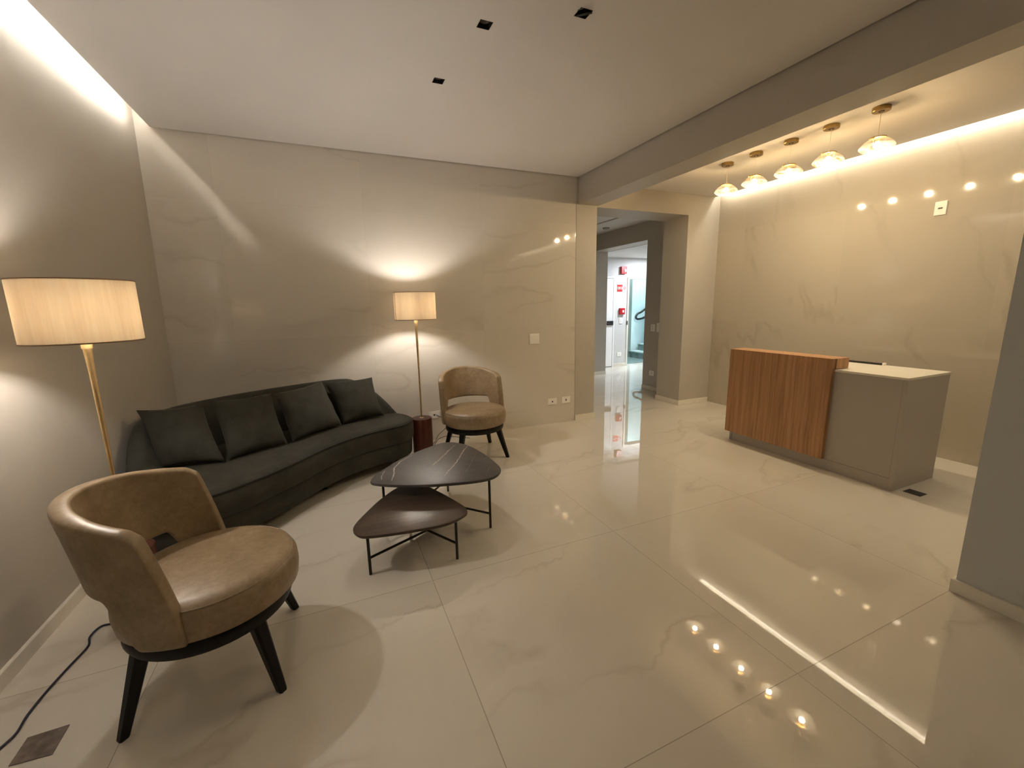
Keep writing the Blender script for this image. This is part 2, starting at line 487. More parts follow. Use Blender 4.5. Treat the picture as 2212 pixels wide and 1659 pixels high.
# lounge ceiling: a lowered sheet that stops short of the left wall, with three square cut-outs
SPOTS = [(.82, 3.044), (.912, 2.395), (1.353, 2.123)]
hs = .036
def holed_sheet(x0, x1, y0, y1, z0, z1, holes):
    xs = sorted({x0, x1} | {h[0] - hs for h in holes} | {h[0] + hs for h in holes})
    ys = sorted({y0, y1} | {h[1] - hs for h in holes} | {h[1] + hs for h in holes})
    bm = bmesh.new(); g = {}
    def vert(i, j, z):
        k = (i, j, z)
        if k not in g: g[k] = bm.verts.new((xs[i], ys[j], z))
        return g[k]
    def solid(i, j):
        if not (0 <= i < len(xs) - 1 and 0 <= j < len(ys) - 1): return False
        cx, cy = (xs[i] + xs[i + 1]) / 2, (ys[j] + ys[j + 1]) / 2
        return not any(abs(cx - h[0]) < hs and abs(cy - h[1]) < hs for h in holes)
    for i in range(len(xs) - 1):
        for j in range(len(ys) - 1):
            if not solid(i, j): continue
            q = ((i, j), (i + 1, j), (i + 1, j + 1), (i, j + 1))
            bm.faces.new([vert(*c, z0) for c in q][::-1]); bm.faces.new([vert(*c, z1) for c in q])
            for k, (di, dj) in enumerate(((0, -1), (1, 0), (0, 1), (-1, 0))):
                if not solid(i + di, j + dj):
                    a, b = q[k], q[(k + 1) % 4]
                    bm.faces.new((vert(*a, z0), vert(*b, z0), vert(*b, z1), vert(*a, z1)))
    return bm
struct('ceiling', holed_sheet(-1.175, 2.870, YR, 4.575, CZ, CZ + .035, SPOTS), M['ceil'])
struct('slot_light_block', BOX(-1.06, YR, CZ + .035, -1.045, YB, 3.15), M['ceil'])     # unseen upstand added to block strip light leaking into the ceiling gaps
bm = bmesh.new(); box(bm, 3.165, YR, NZ, 5.105, 4.575, NZ + .03)
struct('ceiling_desk', bm, M['ceil'])

# light strips that wash the walls from the two ceiling slots
bm = bmesh.new(); box(bm, -1.174, YR + .1, CZ + .035, -1.166, 4.40, CZ + .055)
o = link('led_strip', bm, M['led_left']); tag(o, 'warm light strip in the ceiling slot along the plain left wall', 'light strip')
bm = bmesh.new(); box(bm, 5.148, YR + .1, NZ + .065, 5.160, 4.50, NZ + .085)
o = link('led_strip', bm, M['led_right']); tag(o, 'warm light strip in the ceiling slot above the stone wall behind the desk', 'light strip')
bm = bmesh.new()
vs = [[bm.verts.new((x, y, NZ + z)) for x, z in ((5.055, .03), (5.06, .03), (5.06, .085), (5.16, .085), (5.16, .09), (5.055, .09))] for y in (YR + .1, 4.50)]
for k in range(6): bm.faces.new((vs[0][k], vs[0][(k + 1) % 6], vs[1][(k + 1) % 6], vs[1][k]))
bm.faces.new(vs[0]); bm.faces.new(vs[1][::-1])
link('bracket', bm, M['white_trim'], o)

# ------------------------------------------------------------------ passage and rooms beyond the opening
DX = 5.05
bm = bmesh.new()
box(bm, DX, 5.05, 0, 5.38, 5.865, 3.2); box(bm, DX, 7.42, 0, 5.38, 9.6, 3.2); box(bm, DX, 5.865, 2.53, 5.38, 7.42, 3.2)
struct('wall_passage_right', bm, M['paint'])
struct('wall_passage_left', BOX(2.75, 5.05, 0, 2.95, 9.6, 3.2), M['paint'])
struct('wall_passage_end', BOX(2.75, 9.6, 0, 5.38, 9.75, 3.2), M['paint'])
bm = bmesh.new(); box(bm, 2.75, 5.05, 2.85, 4.425, 9.6, 3.2); box(bm, 4.425, 5.05, 2.832, DX, 9.6, 3.2)
struct('ceiling_passage', bm, M['ceil'])
bm = bmesh.new()
box(bm, DX - .015, 5.05, 0, DX + .002, 5.865, .07, .002); box(bm, DX - .015, 7.40, 0, DX + .002, 9.6, .07, .002)
box(bm, DX - .015, 7.405, 0, 5.38, 7.421, .07, .002)
struct('baseboard_passage', bm, M['white_trim'])
FY = 8.25
bm = bmesh.new()     # end wall of the bright room, doorway to the stairs cut out
box(bm, 5.38, FY, 0, 6.59, FY + .15, 2.6); box(bm, 6.59, FY, 2.06, 7.5, FY + .15, 2.6); box(bm, 7.5, FY, 0, 9.6, FY + .15, 2.6)
struct('wall_far', bm, M['far_paint'])
struct('wall_far_right', BOX(9.5, 5.0, 0, 9.65, FY, 2.6), M['far_paint'])
struct('wall_far_near', BOX(5.38, 4.9, 0, 9.6, 5.05, 2.6), M['far_paint'])
struct('ceiling_far', BOX(5.38, 4.9, 2.525, 9.65, FY + .15, 2.65), M['far_paint'])
bm = bmesh.new(); box(bm, 6.19, FY - .015, 0, 6.56, FY + .001, .07, .002); struct('baseboard_far', bm, M['white_trim'])
# doorway frame, open
bm = bmesh.new()
box(bm, 6.555, FY - .02, 0, 6.60, FY + .17, 2.09, .002); box(bm, 7.48, FY - .02, 0, 7.53, FY + .17, 2.09, .002); box(bm, 6.60, FY - .02, 2.045, 7.48, FY + .17, 2.09, .002)
struct('door_2', bm, M['white_trim'])
# stairwell
struct('wall_stair_back', BOX(6.0, 9.62, 0, 10.0, 9.75, 4.4), M['cyan_wall'])
struct('wall_stair_pier', BOX(7.2, 9.50, 0, 7.72, 9.62, 4.4), plain('stair_pier_paint', (.20, .23, .20), .6))
struct('wall_stair_side', BOX(6.0, FY + .15, 0, 6.1, 9.75, 4.4), M['cyan_wall'])
struct('ceiling_stair', BOX(6.0, FY + .15, 3.4, 10.0, 9.75, 3.5), M['cyan_wall'])
struct('floor_stair', BOX(6.1, FY + .17, 0.0, 7.69, 9.5, .004), M['stair_stone'])
bm = bmesh.new()
for i in range(5):
    x = 7.68 + .29 * i; z = .185 * (i + 1)
    box(bm, x, FY + .16, .185 * i, 9.9, 9.5, z - .03); box(bm, x - .02, FY + .16, z - .03, 9.9, 9.5, z, .004, mi=1)
o = link('staircase', bm, None, mats=[M['stair_stone'], M['stair_tread']])
tag(o, 'dark green stone stairs rising to the right beyond the far doorway', 'stairs', kind='structure')

# ------------------------------------------------------------------ things in the bright far room
dr = bpy.data.objects.new('door_1', None); COL.objects.link(dr); dr.location = (5.75, FY, 0); dr['kind'] = 'structure'; dr['label'] = 'white far door with black lock beside the red fire devices'
bm = bmesh.new(); box(bm, -.45, -.03, .012, .385, .0, 2.055, .002); link('leaf', bm, M['door_white'], dr)
bm = bmesh.new(); box(bm, .395, -.03, 0, .435, 0, 2.095, .002); box(bm, -.5, -.03, 2.062, .395, 0, 2.095, .002); link('frame', bm, M['door_white'], dr)
bm = bmesh.new(); box(bm, .384, -.02, 0, .396, 0, 2.06); box(bm, -.45, -.02, 0, .39, 0, .012); box(bm, -.45, -.02, 2.055, .39, 0, 2.063); link('gap', bm, M['dark_slot'], dr)
lk = link('lock', BOX(.22, -.055, .99, .39, -.03, 1.09, .004), M['black_plastic'], dr)
link('lever', BOX(.165, -.085, 1.02, .27, -.06, 1.04, .004), M['black_plastic'], lk)
link('strike', BOX(6.55, FY - .026, .985, 6.575, FY - .015, 1.075), M['black_plastic']).name = 'strike_plate'
tag(bpy.data.objects['strike_plate'], 'black strike plate on the frame of the stair doorway', 'strike plate')

def device(name, x, z, w, h, dp, mat, label, cat):
    e = empty(name, (x, FY + .003, z), label, cat)
    link('body', BOX(-w / 2, -dp, -h / 2, w / 2, 0, h / 2, .006), mat, e)
    return e
e = device('fire_siren', 6.41, 2.243, .155, .165, .06, M['red'], 'red fire siren box high on the far grey wall', 'alarm')
link('lens', LATHE([(0, .018), (.028, .014), (.04, 0)], 20), M['lens'], e, loc=(.028, -.06, -.01)).rotation_euler = (PI / 2, 0, 0)
e = device('call_point', 6.40, 1.305, .145, .145, .05, M['red'], 'red fire call point below the far red sign', 'alarm')
link('glass', BOX(-.005, -.054, -.03, .045, -.049, .025, .002), M['lens'], e)
# small red sign with white symbols
e = empty('fire_sign', (6.335, FY, 1.838), 'small red sign with white symbols between siren and call point', 'sign')
link('plate', BOX(-.075, -.004, -.08, .075, 0, .08), M['red_sign'], e)
bm = bmesh.new()
for cx in (-.035, .03):
    pts = [(cx + .022 * math.cos(a), -.006, .022 * math.sin(a)) for a in [2 * PI * k / 20 for k in range(20)]]
    tube(bm, pts, .0055, 6, True)
for x0, z0, x1, z1 in ((-.062, -.03, -.05, .03), (-.008, -.028, .004, .0), (.05, -.026, .066, -.012), (.05, .01, .066, .026), (-.012, .012, .01, .026)):
    box(bm, x0, -.006, z0, x1, -.004, z1)
link('symbols', bm, M['white_plastic'], e)
e = empty('round_sign', (6.475, FY, 1.84), 'tiny round red and white sign right of the red square sign', 'sign')
link('plate', LATHE([(0, .003), (.044, .003), (.044, 0)], 24), M['white_plastic'], e).rotation_euler = (PI / 2, 0, 0)
bm = bmesh.new(); tube(bm, [(.026 * math.cos(2 * PI * k / 20), -.004, .026 * math.sin(2 * PI * k / 20)) for k in range(20)], .007, 6, True)
link('ring', bm, M['red_sign'], e)
e = empty('wall_switch', (6.385, FY, 1.085), 'white upright switch plate under the far call point', 'switch')
link('plate', BOX(-.045, -.012, -.07, .045, 0, .07, .004), M['white_plastic'], e)
link('rocker', BOX(-.012, -.016, -.03, .02, -.01, .03, .002), M['lens'], e)
e = empty('wall_socket', (6.365, FY, .285), 'white socket low on the far grey wall by the skirting', 'socket')
link('plate', BOX(-.06, -.012, -.045, .06, 0, .045, .004), M['white_plastic'], e)
link('insert', BOX(-.012, -.014, -.014, .012, -.01, .014, .002), M['lens'], e)

# dark passage wall plates
e = empty('wall_switch', (DX + .003, 5.645, 1.075), 'dim switch plate on the dark passage wall beside the bright room', 'switch')
link('plate', BOX(-.012, -.05, -.06, 0, .05, .06, .003), M['white_plastic'], e)
link('rocker', BOX(-.016, -.012, -.04, -.01, .012, .04, .002), M['lens'], e)
e = empty('intercom', (DX + .003, 5.47, 1.085), 'dim square plate right of the switch on the dark passage wall', 'intercom')
link('plate', BOX(-.02, -.075, -.075, 0, .075, .075, .004), M['white_plastic'], e)
e = empty('wall_socket', (DX + .003, 5.63, .30), 'dim socket low on the dark passage wall', 'socket')
link('plate', BOX(-.012, -.06, -.045, 0, .06, .045, .003), M['white_plastic'], e)
link('insert', BOX(-.014, -.012, -.016, -.01, .012, .016, .001), M['lens'], e)
e = empty('smoke_detector', (4.745, 6.62, 2.832), 'round grey detector on the passage ceiling', 'smoke detector')
link('body', LATHE([(0, -.03), (.04, -.03), (.06, -.02), (.065, 0)], 24), plain('grey_detector', (.35, .33, .31), .5), e)

# lights of the far room, stairs
e = empty('ceiling_light', (6.95, 7.45, 2.525), 'round bright ceiling light in the far white room', 'ceiling light')
link('diffuser', LATHE([(0, -.012), (.11, -.012), (.125, 0)], 28), M['disc_cool'], e, smooth=40)
link('rim', LATHE([(.125, 0), (.125, -.014), (.135, -.014), (.138, 0)], 28), M['door_white'], e)
e = empty('ceiling_light', (7.6, 9.0, 3.4), 'cool ceiling light over the stairs, above the doorway', 'ceiling light')
link('diffuser', LATHE([(0, -.012), (.15, -.012), (.16, 0)], 28), M['disc_stair'], e)
# handrail
hp = [(8.75, 9.52, 1.62), (8.191, 9.52, 1.312), (8.06, 9.52, 1.235), (7.95, 9.52, 1.195), (7.895, 9.52, 1.13), (7.90, 9.52, 1.07), (7.98, 9.52, 1.045), (8.14, 9.52, 1.07), (8.22, 9.52, 1.11), (8.75, 9.52, 1.40)]
hr = link('handrail', TUBE(catmull(hp, 6), .029, 10), M['black_plastic'], smooth=60)
tag(hr, 'black looped stair handrail on the pale stairwell wall', 'handrail')
link('bracket', TUBE([(8.22, 9.52, 1.11), (8.22, 9.63, 1.09)], .012, 8), M['black_plastic'], hr)

# ------------------------------------------------------------------ wall plates in the lounge
def plate(name, x, z, w, h, label, cat, ins=None):
    e = empty(name, (x, YB, z), label, cat)
    link('plate', BOX(-w / 2, -.010, -h / 2, w / 2, 0, h / 2, .004), M['white_plastic'], e)
    if ins: link('insert', BOX(-ins[0] / 2, -.012, -ins[1] / 2, ins[0] / 2, -.009, ins[1] / 2, .001), M['dark_slot'] if len(ins) < 3 else ins[2], e)
    return e
plate('wall_plate', 2.277, 1.091, .13, .125, 'blank square white plate on the stone wall above the two sockets', 'wall plate', (.112, .106, M['white_plastic']))
plate('wall_socket', 2.523, .286, .127, .082, 'left white socket of the pair low on the stone wall', 'socket', (.015, .018))
plate('wall_socket', 2.722, .288, .125, .082, 'right white socket of the pair, nearest the passage', 'socket', (.012, .028))
plate('wall_socket', 1.01, .298, .125, .08, 'white socket low on the stone wall between lamp base and far armchair', 'socket', (.018, .018))
e = empty('wall_switch', (5.21, 2.163, 2.29), 'white plate high on the stone wall behind the desk', 'wall plate')
link('plate', BOX(-.012, -.043, -.06, 0, .043, .06, .004), M['white_plastic'], e)
link('insert', BOX(-.016, -.016, -.006, -.011, .016, .006, .002), M['groove'], e)

# recessed square spotlights
LBL = ['black square recessed spotlight nearest the stone wall', 'middle black square recessed spotlight in the ceiling', 'tilted black square recessed spotlight nearest the beam']
for i, (x, y) in enumerate(SPOTS):
    e = empty('recessed_spotlight', (x, y, CZ), LBL[i], 'spotlight', group='ceiling spotlights')
    bm = bmesh.new(); t = .0355
    for a in ((-t, -t, -t + .002, t), (t - .002, -t, t, t), (-t, -t, t, -t + .002), (-t, t - .002, t, t)):
        box(bm, a[0], a[1], .0, a[2], a[3], .10)
    box(bm, -t, -t, .098, t, t, .10)
    link('housing', bm, M['black_plastic'], e)
    bm = bmesh.new(); box(bm, -.033, -.033, .0, .033, .033, .03, .002)
    h = link('reflector', LATHE([(.010, .05), (.02, .045), (.031, .022)], 20), plain('grey_reflector', (.20, .17, .14), .4), e, smooth=40)
    bm.free()
    if i == 2:
        h.rotation_euler = (rad(24), rad(-30), 0); h.location = (-.004, 0, -.004)
        g = link('gimbal', BOX(-.030, -.030, .012, .030, .030, .02, .002), M['dark_slot'], e); g.rotation_euler = (rad(14), rad(-26), rad(20)); g.location = (.006, .0, -.022)

# floor drains
bm = bmesh.new()
q = [(-1.124, 1.752), (-1.009, 1.742), (-1.012, 1.860), (-1.126, 1.858)]
vs = [bm.verts.new((x, y, 0.0)) for x, y in q]; vt = [bm.verts.new((x, y, .003)) for x, y in q]
bm.faces.new(vt); bm.faces.new(vs[::-1])
for k in range(4): bm.faces.new((vs[k], vs[(k + 1) % 4], vt[(k + 1) % 4], vt[k]))
o = link('floor_cover', bm, M['drain_stone']); tag(o, 'brown stone floor cover square beside the near armchair and cord', 'floor cover')
o = link('floor_cover', BOX(4.033, 1.525, 0, 4.13, 1.633, .003), M['dark_slot']); tag(o, 'dark square floor cover beside the end of the reception desk', 'floor cover')

# ------------------------------------------------------------------ floor lamps
def make_lamp():
    root = empty('floor_lamp', (0, 0, 0), 'x', 'floor lamp', group='cream drum floor lamps')
    bm = bmesh.new(); lathe(bm, [(0, 0), (.096, 0), (.1, .004), (.1, .392), (.097, .398), (.09, .4), (0, .4)], 48)
    link('base', bm, M['redwood'], root, smooth=40)
    link('foot', LATHE([(0, .405), (.016, .404), (.022, .40)], 20), M['brass'], root, smooth=50)
    link('pole', LATHE([(.0, .40), (.0075, .40), (.0085, .9), (.0115, 1.25), (.0155, 1.345), (.0165, 1.35), (0, 1.35)], 20), M['brass'], root, smooth=40)
    link('collar', LATHE([(0, 1.35), (.019, 1.35), (.019, 1.385), (0, 1.385)], 20), M['brass'], root, smooth=40)
    r0 = .195; z0, z1 = 1.38, 1.635
    bm = bmesh.new()
    lathe(bm, [(r0, z0), (r0, z1), (r0 - .003, z1), (r0 - .003, z0), (r0, z0)], 96)
    sh = link('lamp_shade', bm, M['shade'], root, smooth=40)
    bm = bmesh.new()
    tube(bm, [(r0 * math.cos(a), r0 * math.sin(a), z0) for a in [2 * PI * k / 64 for k in range(64)]], .0028, 6, True)
    tube(bm, [(r0 * math.cos(a), r0 * math.sin(a), z1) for a in [2 * PI * k / 64 for k in range(64)]], .0028, 6, True)
    tube(bm, [(-r0 - .0015, 0, z0), (-r0 - .0015, 0, z1)], .002, 6)
    link('rim', bm, M['shade_rim'], sh)
    bm = bmesh.new()
    for a in (0, 2 * PI / 3, 4 * PI / 3): tube(bm, [(0, 0, 1.40), ((r0 - .003) * math.cos(a + .5), (r0 - .003) * math.sin(a + .5), 1.40)], .002, 6)
    tube(bm, [(0, 0, 1.38), (0, 0, 1.45)], .006, 8)
    link('bracket', bm, M['brass'], root)
    link('socket', LATHE([(0, 1.44), (.014, 1.44), (.014, 1.474), (0, 1.474)], 16), M['white_plastic'], root)
    link('bulb', LATHE([(0, 1.474), (.013, 1.476), (.020, 1.492), (.021, 1.52), (.016, 1.54), (0, 1.548)], 20), M['bulb_lamp'], root, smooth=60)
    return root

def copy_tree(o, parent=None):
    c = o.copy(); COL.objects.link(c)
    if parent is not None:
        c.parent = parent; c.matrix_parent_inverse = o.matrix_parent_inverse
    for ch in o.children: copy_tree(ch, c)
    return c

lamp1 = make_lamp(); lamp2 = copy_tree(lamp1)
lamp1.location = (.785, 4.15, 0); lamp1.rotation_euler = (0, 0, rad(12))
lamp1['label'] = 'lit floor lamp against the stone wall, between sofa and far armchair'
lamp2.location = (-.963, 2.40, 0); lamp2.rotation_euler = (0, 0, rad(-20))
lamp2['label'] = 'lit floor lamp by the plain left wall, behind the near armchair'

# ------------------------------------------------------------------ curved sofa
OUT = [(.68, 4.04), (.63, 3.93), (.548, 3.85), (.40, 3.80), (.257, 3.74), (.06, 3.62), (-.115, 3.46), (-.3, 3.23), (-.5, 3.02), (-.69, 2.87),
       (-.86, 2.80), (-1.02, 2.83), (-1.15, 2.96), (-1.24, 3.18), (-1.285, 3.43), (-1.285, 3.65), (-1.24, 3.87), (-1.08, 4.05), (-.8, 4.19),
       (-.45, 4.33), (-.1, 4.44), (.15, 4.49), (.36, 4.48), (.51, 4.41), (.61, 4.30), (.665, 4.17)]
loop = resample(catmull([Vector(p) for p in OUT], 10, True), 200)
loop = [Vector((p.x, p.y)) for p in loop]
if area2(loop) < 0: loop.reverse()
SX, SY = -.3, 3.7
sofa = empty('sofa', (SX, SY, 0), 'curved dark olive velvet sofa in the corner under four cushions', 'sofa')
loc = [Vector((p.x - SX, p.y - SY)) for p in loop]
bm = bmesh.new(); layers(bm, loc, [(.06, .095), (.035, .10), (.028, .115), (.02, .235), (.026, .247), (.05, .25)])
link('base', bm, M['velvet'], sofa, smooth=50)
bm = bmesh.new(); layers(bm, loc, [(.05, .252), (.014, .256), (.004, .275), (.0, .33), (.002, .40), (.012, .424), (.035, .436), (.09, .442)])
link('seat_cushion', bm, M['velvet'], sofa, smooth=50)
bm = bmesh.new(); tube(bm, [(p.x, p.y, .421) for p in offset_loop(loc, .006)], .006, 6, True); tube(bm, [(p.x, p.y, .2505) for p in offset_loop(loc, .022)], .0055, 6, True)
link('piping', bm, M['velvet_pipe'], sofa)
for (x, y) in ((-.95, 2.98), (-1.1, 3.85), (-.15, 3.72), (.5, 4.0), (.35, 4.33)):
    link('foot', LATHE([(0, 0), (.022, 0), (.028, .1), (0, .1)], 16), M['black_wood'], sofa, loc=(x - SX, y - SY, 0))
# back rest follows the outer side of the plan, low at both ends
HT = [(-1.245, 3.20, .44), (-1.27, 3.33, .57), (-1.285, 3.43, .66), (-1.287, 3.53, .735), (-1.285, 3.63, .765), (-1.26, 3.8, .775), (-1.17, 3.96, .782), (-1.0, 4.09, .79), (-.8, 4.19, .80), (-.45, 4.33, .81), (-.1, 4.44, .818), (.10, 4.485, .812),
      (.2, 4.49, .785), (.30, 4.485, .725), (.40, 4.465, .645), (.5, 4.415, .54), (.57, 4.35, .455), (.60, 4.31, .41)]
path = resample(catmull([Vector(p) for p in HT], 8), 90, False)
bm = bmesh.new(); rings = []
n = len(path)
for i, p in enumerate(path):
    t = path[min(i + 1, n - 1)] - path[max(i - 1, 0)]; t.z = 0; t.normalize()
    inw = Vector((t.y, -t.x, 0))
    u = i / (n - 1); endf = min(1, min(u, 1 - u) / .16)
    th = .045 + .125 * math.sin(endf * PI / 2)
    zt = p.z; zb = .30
    sec = [(0.012, zb), (0.0, zb + .05), (0.0, max(zt - .05, zb + .07)), (.006, zt - .022), (.022, zt - .006), (.045, zt)]
    ti = min(th, .11)
    sec += [(max(.05, ti - .03), zt - .001), (max(.055, ti - .008), zt - .012), (max(.058, ti), zt - .04)]
    sec += [(max(.06, ti + (th + .05 - ti) * .4), (zt + .44) / 2 if zt > .5 else zt - .05), (max(.065, th + .05), min(.43, zt - .06)), (max(.065, th + .05), zb)]
    rings.append([bm.verts.new((p.x + inw.x * a - SX, p.y + inw.y * a - SY, z)) for a, z in sec])
for a, b in zip(rings, rings[1:]):
    m_ = len(a)
    for k in range(m_): bm.faces.new((a[k], a[(k + 1) % m_], b[(k + 1) % m_], b[k]))
bm.faces.new(rings[0]); bm.faces.new(rings[-1][::-1])
link('backrest', bm, M['velvet'], sofa, smooth=70)

# cushions: four scatter cushions leaning on the back
def cushion(c, bulge, label, seed):
    rnd = random.Random(seed)
    P = [Vector(p) for p in c]      # bottom left, bottom right, top right, top left
    ctr = sum(P, Vector()) / 4
    nrm = (P[1] - P[0]).cross(P[3] - P[0]).normalized()
    if nrm.y > 0: nrm = -nrm
    n = 26; bm = bmesh.new(); g = {}
    ph = [rnd.uniform(0, 6) for _ in range(6)]
    for side in (1, -1):
        for i in range(n + 1):
            for j in range(n + 1):
                u, v = i / n, j / n
                edge = i in (0, n) or j in (0, n)
                if edge and side == -1: g[(side, i, j)] = g[(1, i, j)]; continue
                # sides pull in between the corners
                pu, pv = 2 * u - 1, 2 * v - 1
                k = .045
                uu = u + (-pu) * k * (1 - pv * pv) * abs(pu) ** 2 * .9; vv = v + (-pv) * k * (1 - pu * pu) * abs(pv) ** 2 * .9
                q = (P[0] * (1 - uu) + P[1] * uu) * (1 - vv) + (P[3] * (1 - uu) + P[2] * uu) * vv
                h = ((1 - pu * pu) * (1 - pv * pv)) ** .42
                wr = .006 * math.sin(17 * v + ph[0] + 5 * u) * (1 - h) + .004 * math.sin(23 * u + ph[1] + 3 * v) * (1 - h)
                sag = 1 - .18 * pv
                q = q + nrm * side * (bulge * h * sag + wr * (0 if edge else 1))
                g[(side, i, j)] = bm.verts.new(q - ctr)
        for i in range(n):
            for j in range(n):
                f = [g[(side, i, j)], g[(side, i + 1, j)], g[(side, i + 1, j + 1)], g[(side, i, j + 1)]]
                if len(set(f)) == 4:
                    try: bm.faces.new(f if side == 1 else f[::-1])
                    except ValueError: pass
    o = link('scatter_cushion', bm, M['velvet'], loc=ctr, smooth=75)
    return tag(o, label, 'cushion', group='sofa cushions')
cushion([(-1.13, 3.44, .452), (-.75, 3.40, .452), (-.885, 3.62, .845), (-1.24, 3.55, .85)], .075, 'dark olive cushion at the left end of the sofa, behind the near armchair', 1)
cushion([(-.735, 3.42, .452), (-.375, 3.65, .452), (-.47, 3.83, .84), (-.855, 3.69, .845)], .075, 'dark olive sofa cushion second from the left wall', 2)
cushion([(-.345, 3.68, .452), (.035, 4.03, .452), (-.10, 4.24, .842), (-.45, 3.80, .84)], .075, 'dark olive sofa cushion third from the left wall', 3)
cushion([(.045, 4.06, .452), (.43, 4.20, .452), (.352, 4.31, .826), (-.088, 4.29, .824)], .07, 'dark olive cushion at the right end of the sofa, nearest the floor lamp', 4)

# ------------------------------------------------------------------ armchairs
def make_chair():
    root = empty('armchair', (0, 0, 0), 'x', 'armchair', group='tan leather tub armchairs')
    # seat: round cushion (front is +X)
    bm = bmesh.new()
    prof = [(0, .332), (.26, .332), (.292, .337), (.311, .352), (.317, .40), (.314, .445), (.302, .468), (.285, .482), (.25, .490), (.15, .497), (0, .50)]
    lathe(bm, prof, 64, cx=.008)
    for v_ in bm.verts:
        if v_.co.x > .0: v_.co.x *= 1.02
    link('seat', bm, M['leather'], root, smooth=70)
    bm = bmesh.new(); tube(bm, [(.008 + .303 * math.cos(2 * PI * k / 72), .303 * math.sin(2 * PI * k / 72), .470) for k in range(72)], .0028, 6, True)
    link('piping', bm, M['leather'], bpy.data.objects[root.children[0].name])
    # wrap-around back with an open gap above the seat
    nu, nv = 84, 14
    bm = bmesh.new(); grid = []
    def sstep(a, b, x):
        t = min(1, max(0, (x - a) / (b - a))); return t * t * (3 - 2 * t)
    for i in range(nu + 1):
        s = -1 + 2 * i / nu; col = []
        for j in range(nv + 1):
            t = j / nv
            ph = abs(s)
            phi_bot = 91.0; phi_top = 74.0
            # lower rim: arms reach down to the ring, middle stops above the gap
            zb = .342 + (.538 - .342) * (1 - sstep(53, 64, ph * phi_bot))
            zt = .862 - .068 * ph ** 2 - .022 * sstep(.93, 1.0, ph)
            z = zb + (zt - zb) * t
            hz = (z - .33) / .54
            fr = phi_bot + (phi_top - phi_bot) * (max(0, hz - .12) / .88) ** 1.15
            phi = rad(s * fr)
            k = min(1, max(0, (z - .34) / .50))
            # leans back: deeper than wide towards the top
            col.append(bm.verts.new((-(.297 + .083 * k ** 1.15) * math.cos(phi), (.300 + .018 * k) * math.sin(phi), z)))
        grid.append(col)
    for i in range(nu):
        for j in range(nv):
            bm.faces.new((grid[i][j], grid[i + 1][j], grid[i + 1][j + 1], grid[i][j + 1]))
    bk = link('backrest', bm, M['leather'], root)
    for p in bk.data.polygons: p.use_smooth = True
    md = bk.modifiers.new('thick', 'SOLIDIFY'); md.thickness = .058; md.offset = 0; md.use_even_offset = True
    md = bk.modifiers.new('round', 'SUBSURF'); md.levels = 1; md.render_levels = 2
    # dark ring and legs
    bm = bmesh.new(); lathe(bm, [(.0, .272), (.27, .272), (.288, .278), (.293, .29), (.293, .325), (.286, .334), (0, .334)], 64)
    link('ring', bm, M['black_wood'], root, smooth=40)
    for a in (45, 135, 225, 315):
        ca, sa = math.cos(rad(a)), math.sin(rad(a))
        bm = bmesh.new()
        ringv = []
        for (rc, z, h) in ((.358, 0, .0145), (.356, .004, .016), (.262, .28, .027), (.25, .31, .028)):
            c = Vector((ca * rc, sa * rc, z)); u = Vector((ca, sa, 0)); w = Vector((-sa, ca, 0))
            k = h * .35
            ringv.append([bm.verts.new(c + u * x + w * y) for x, y in ((h, h - k), (h - k, h), (-h + k, h), (-h, h - k), (-h, -h + k), (-h + k, -h), (h - k, -h), (h, -h + k))])
        for A, B in zip(ringv, ringv[1:]):
            for k in range(8): bm.faces.new((A[k], A[(k + 1) % 8], B[(k + 1) % 8], B[k]))
        bm.faces.new(ringv[0]); bm.faces.new(ringv[-1][::-1])
        link('leg', bm, M['black_wood'], root)
    return root
ch1 = make_chair(); ch2 = copy_tree(ch1)
ch1.location = (-.545, 1.955, 0); ch1.rotation_euler = (0, 0, rad(-2))
ch1['label'] = 'tan leather tub armchair nearest the camera, side on, by the left wall'
ch2.location = (1.285, 3.972, 0); ch2.rotation_euler = (0, 0, rad(-90))
ch2['label'] = 'tan leather tub armchair against the stone wall, facing the camera'

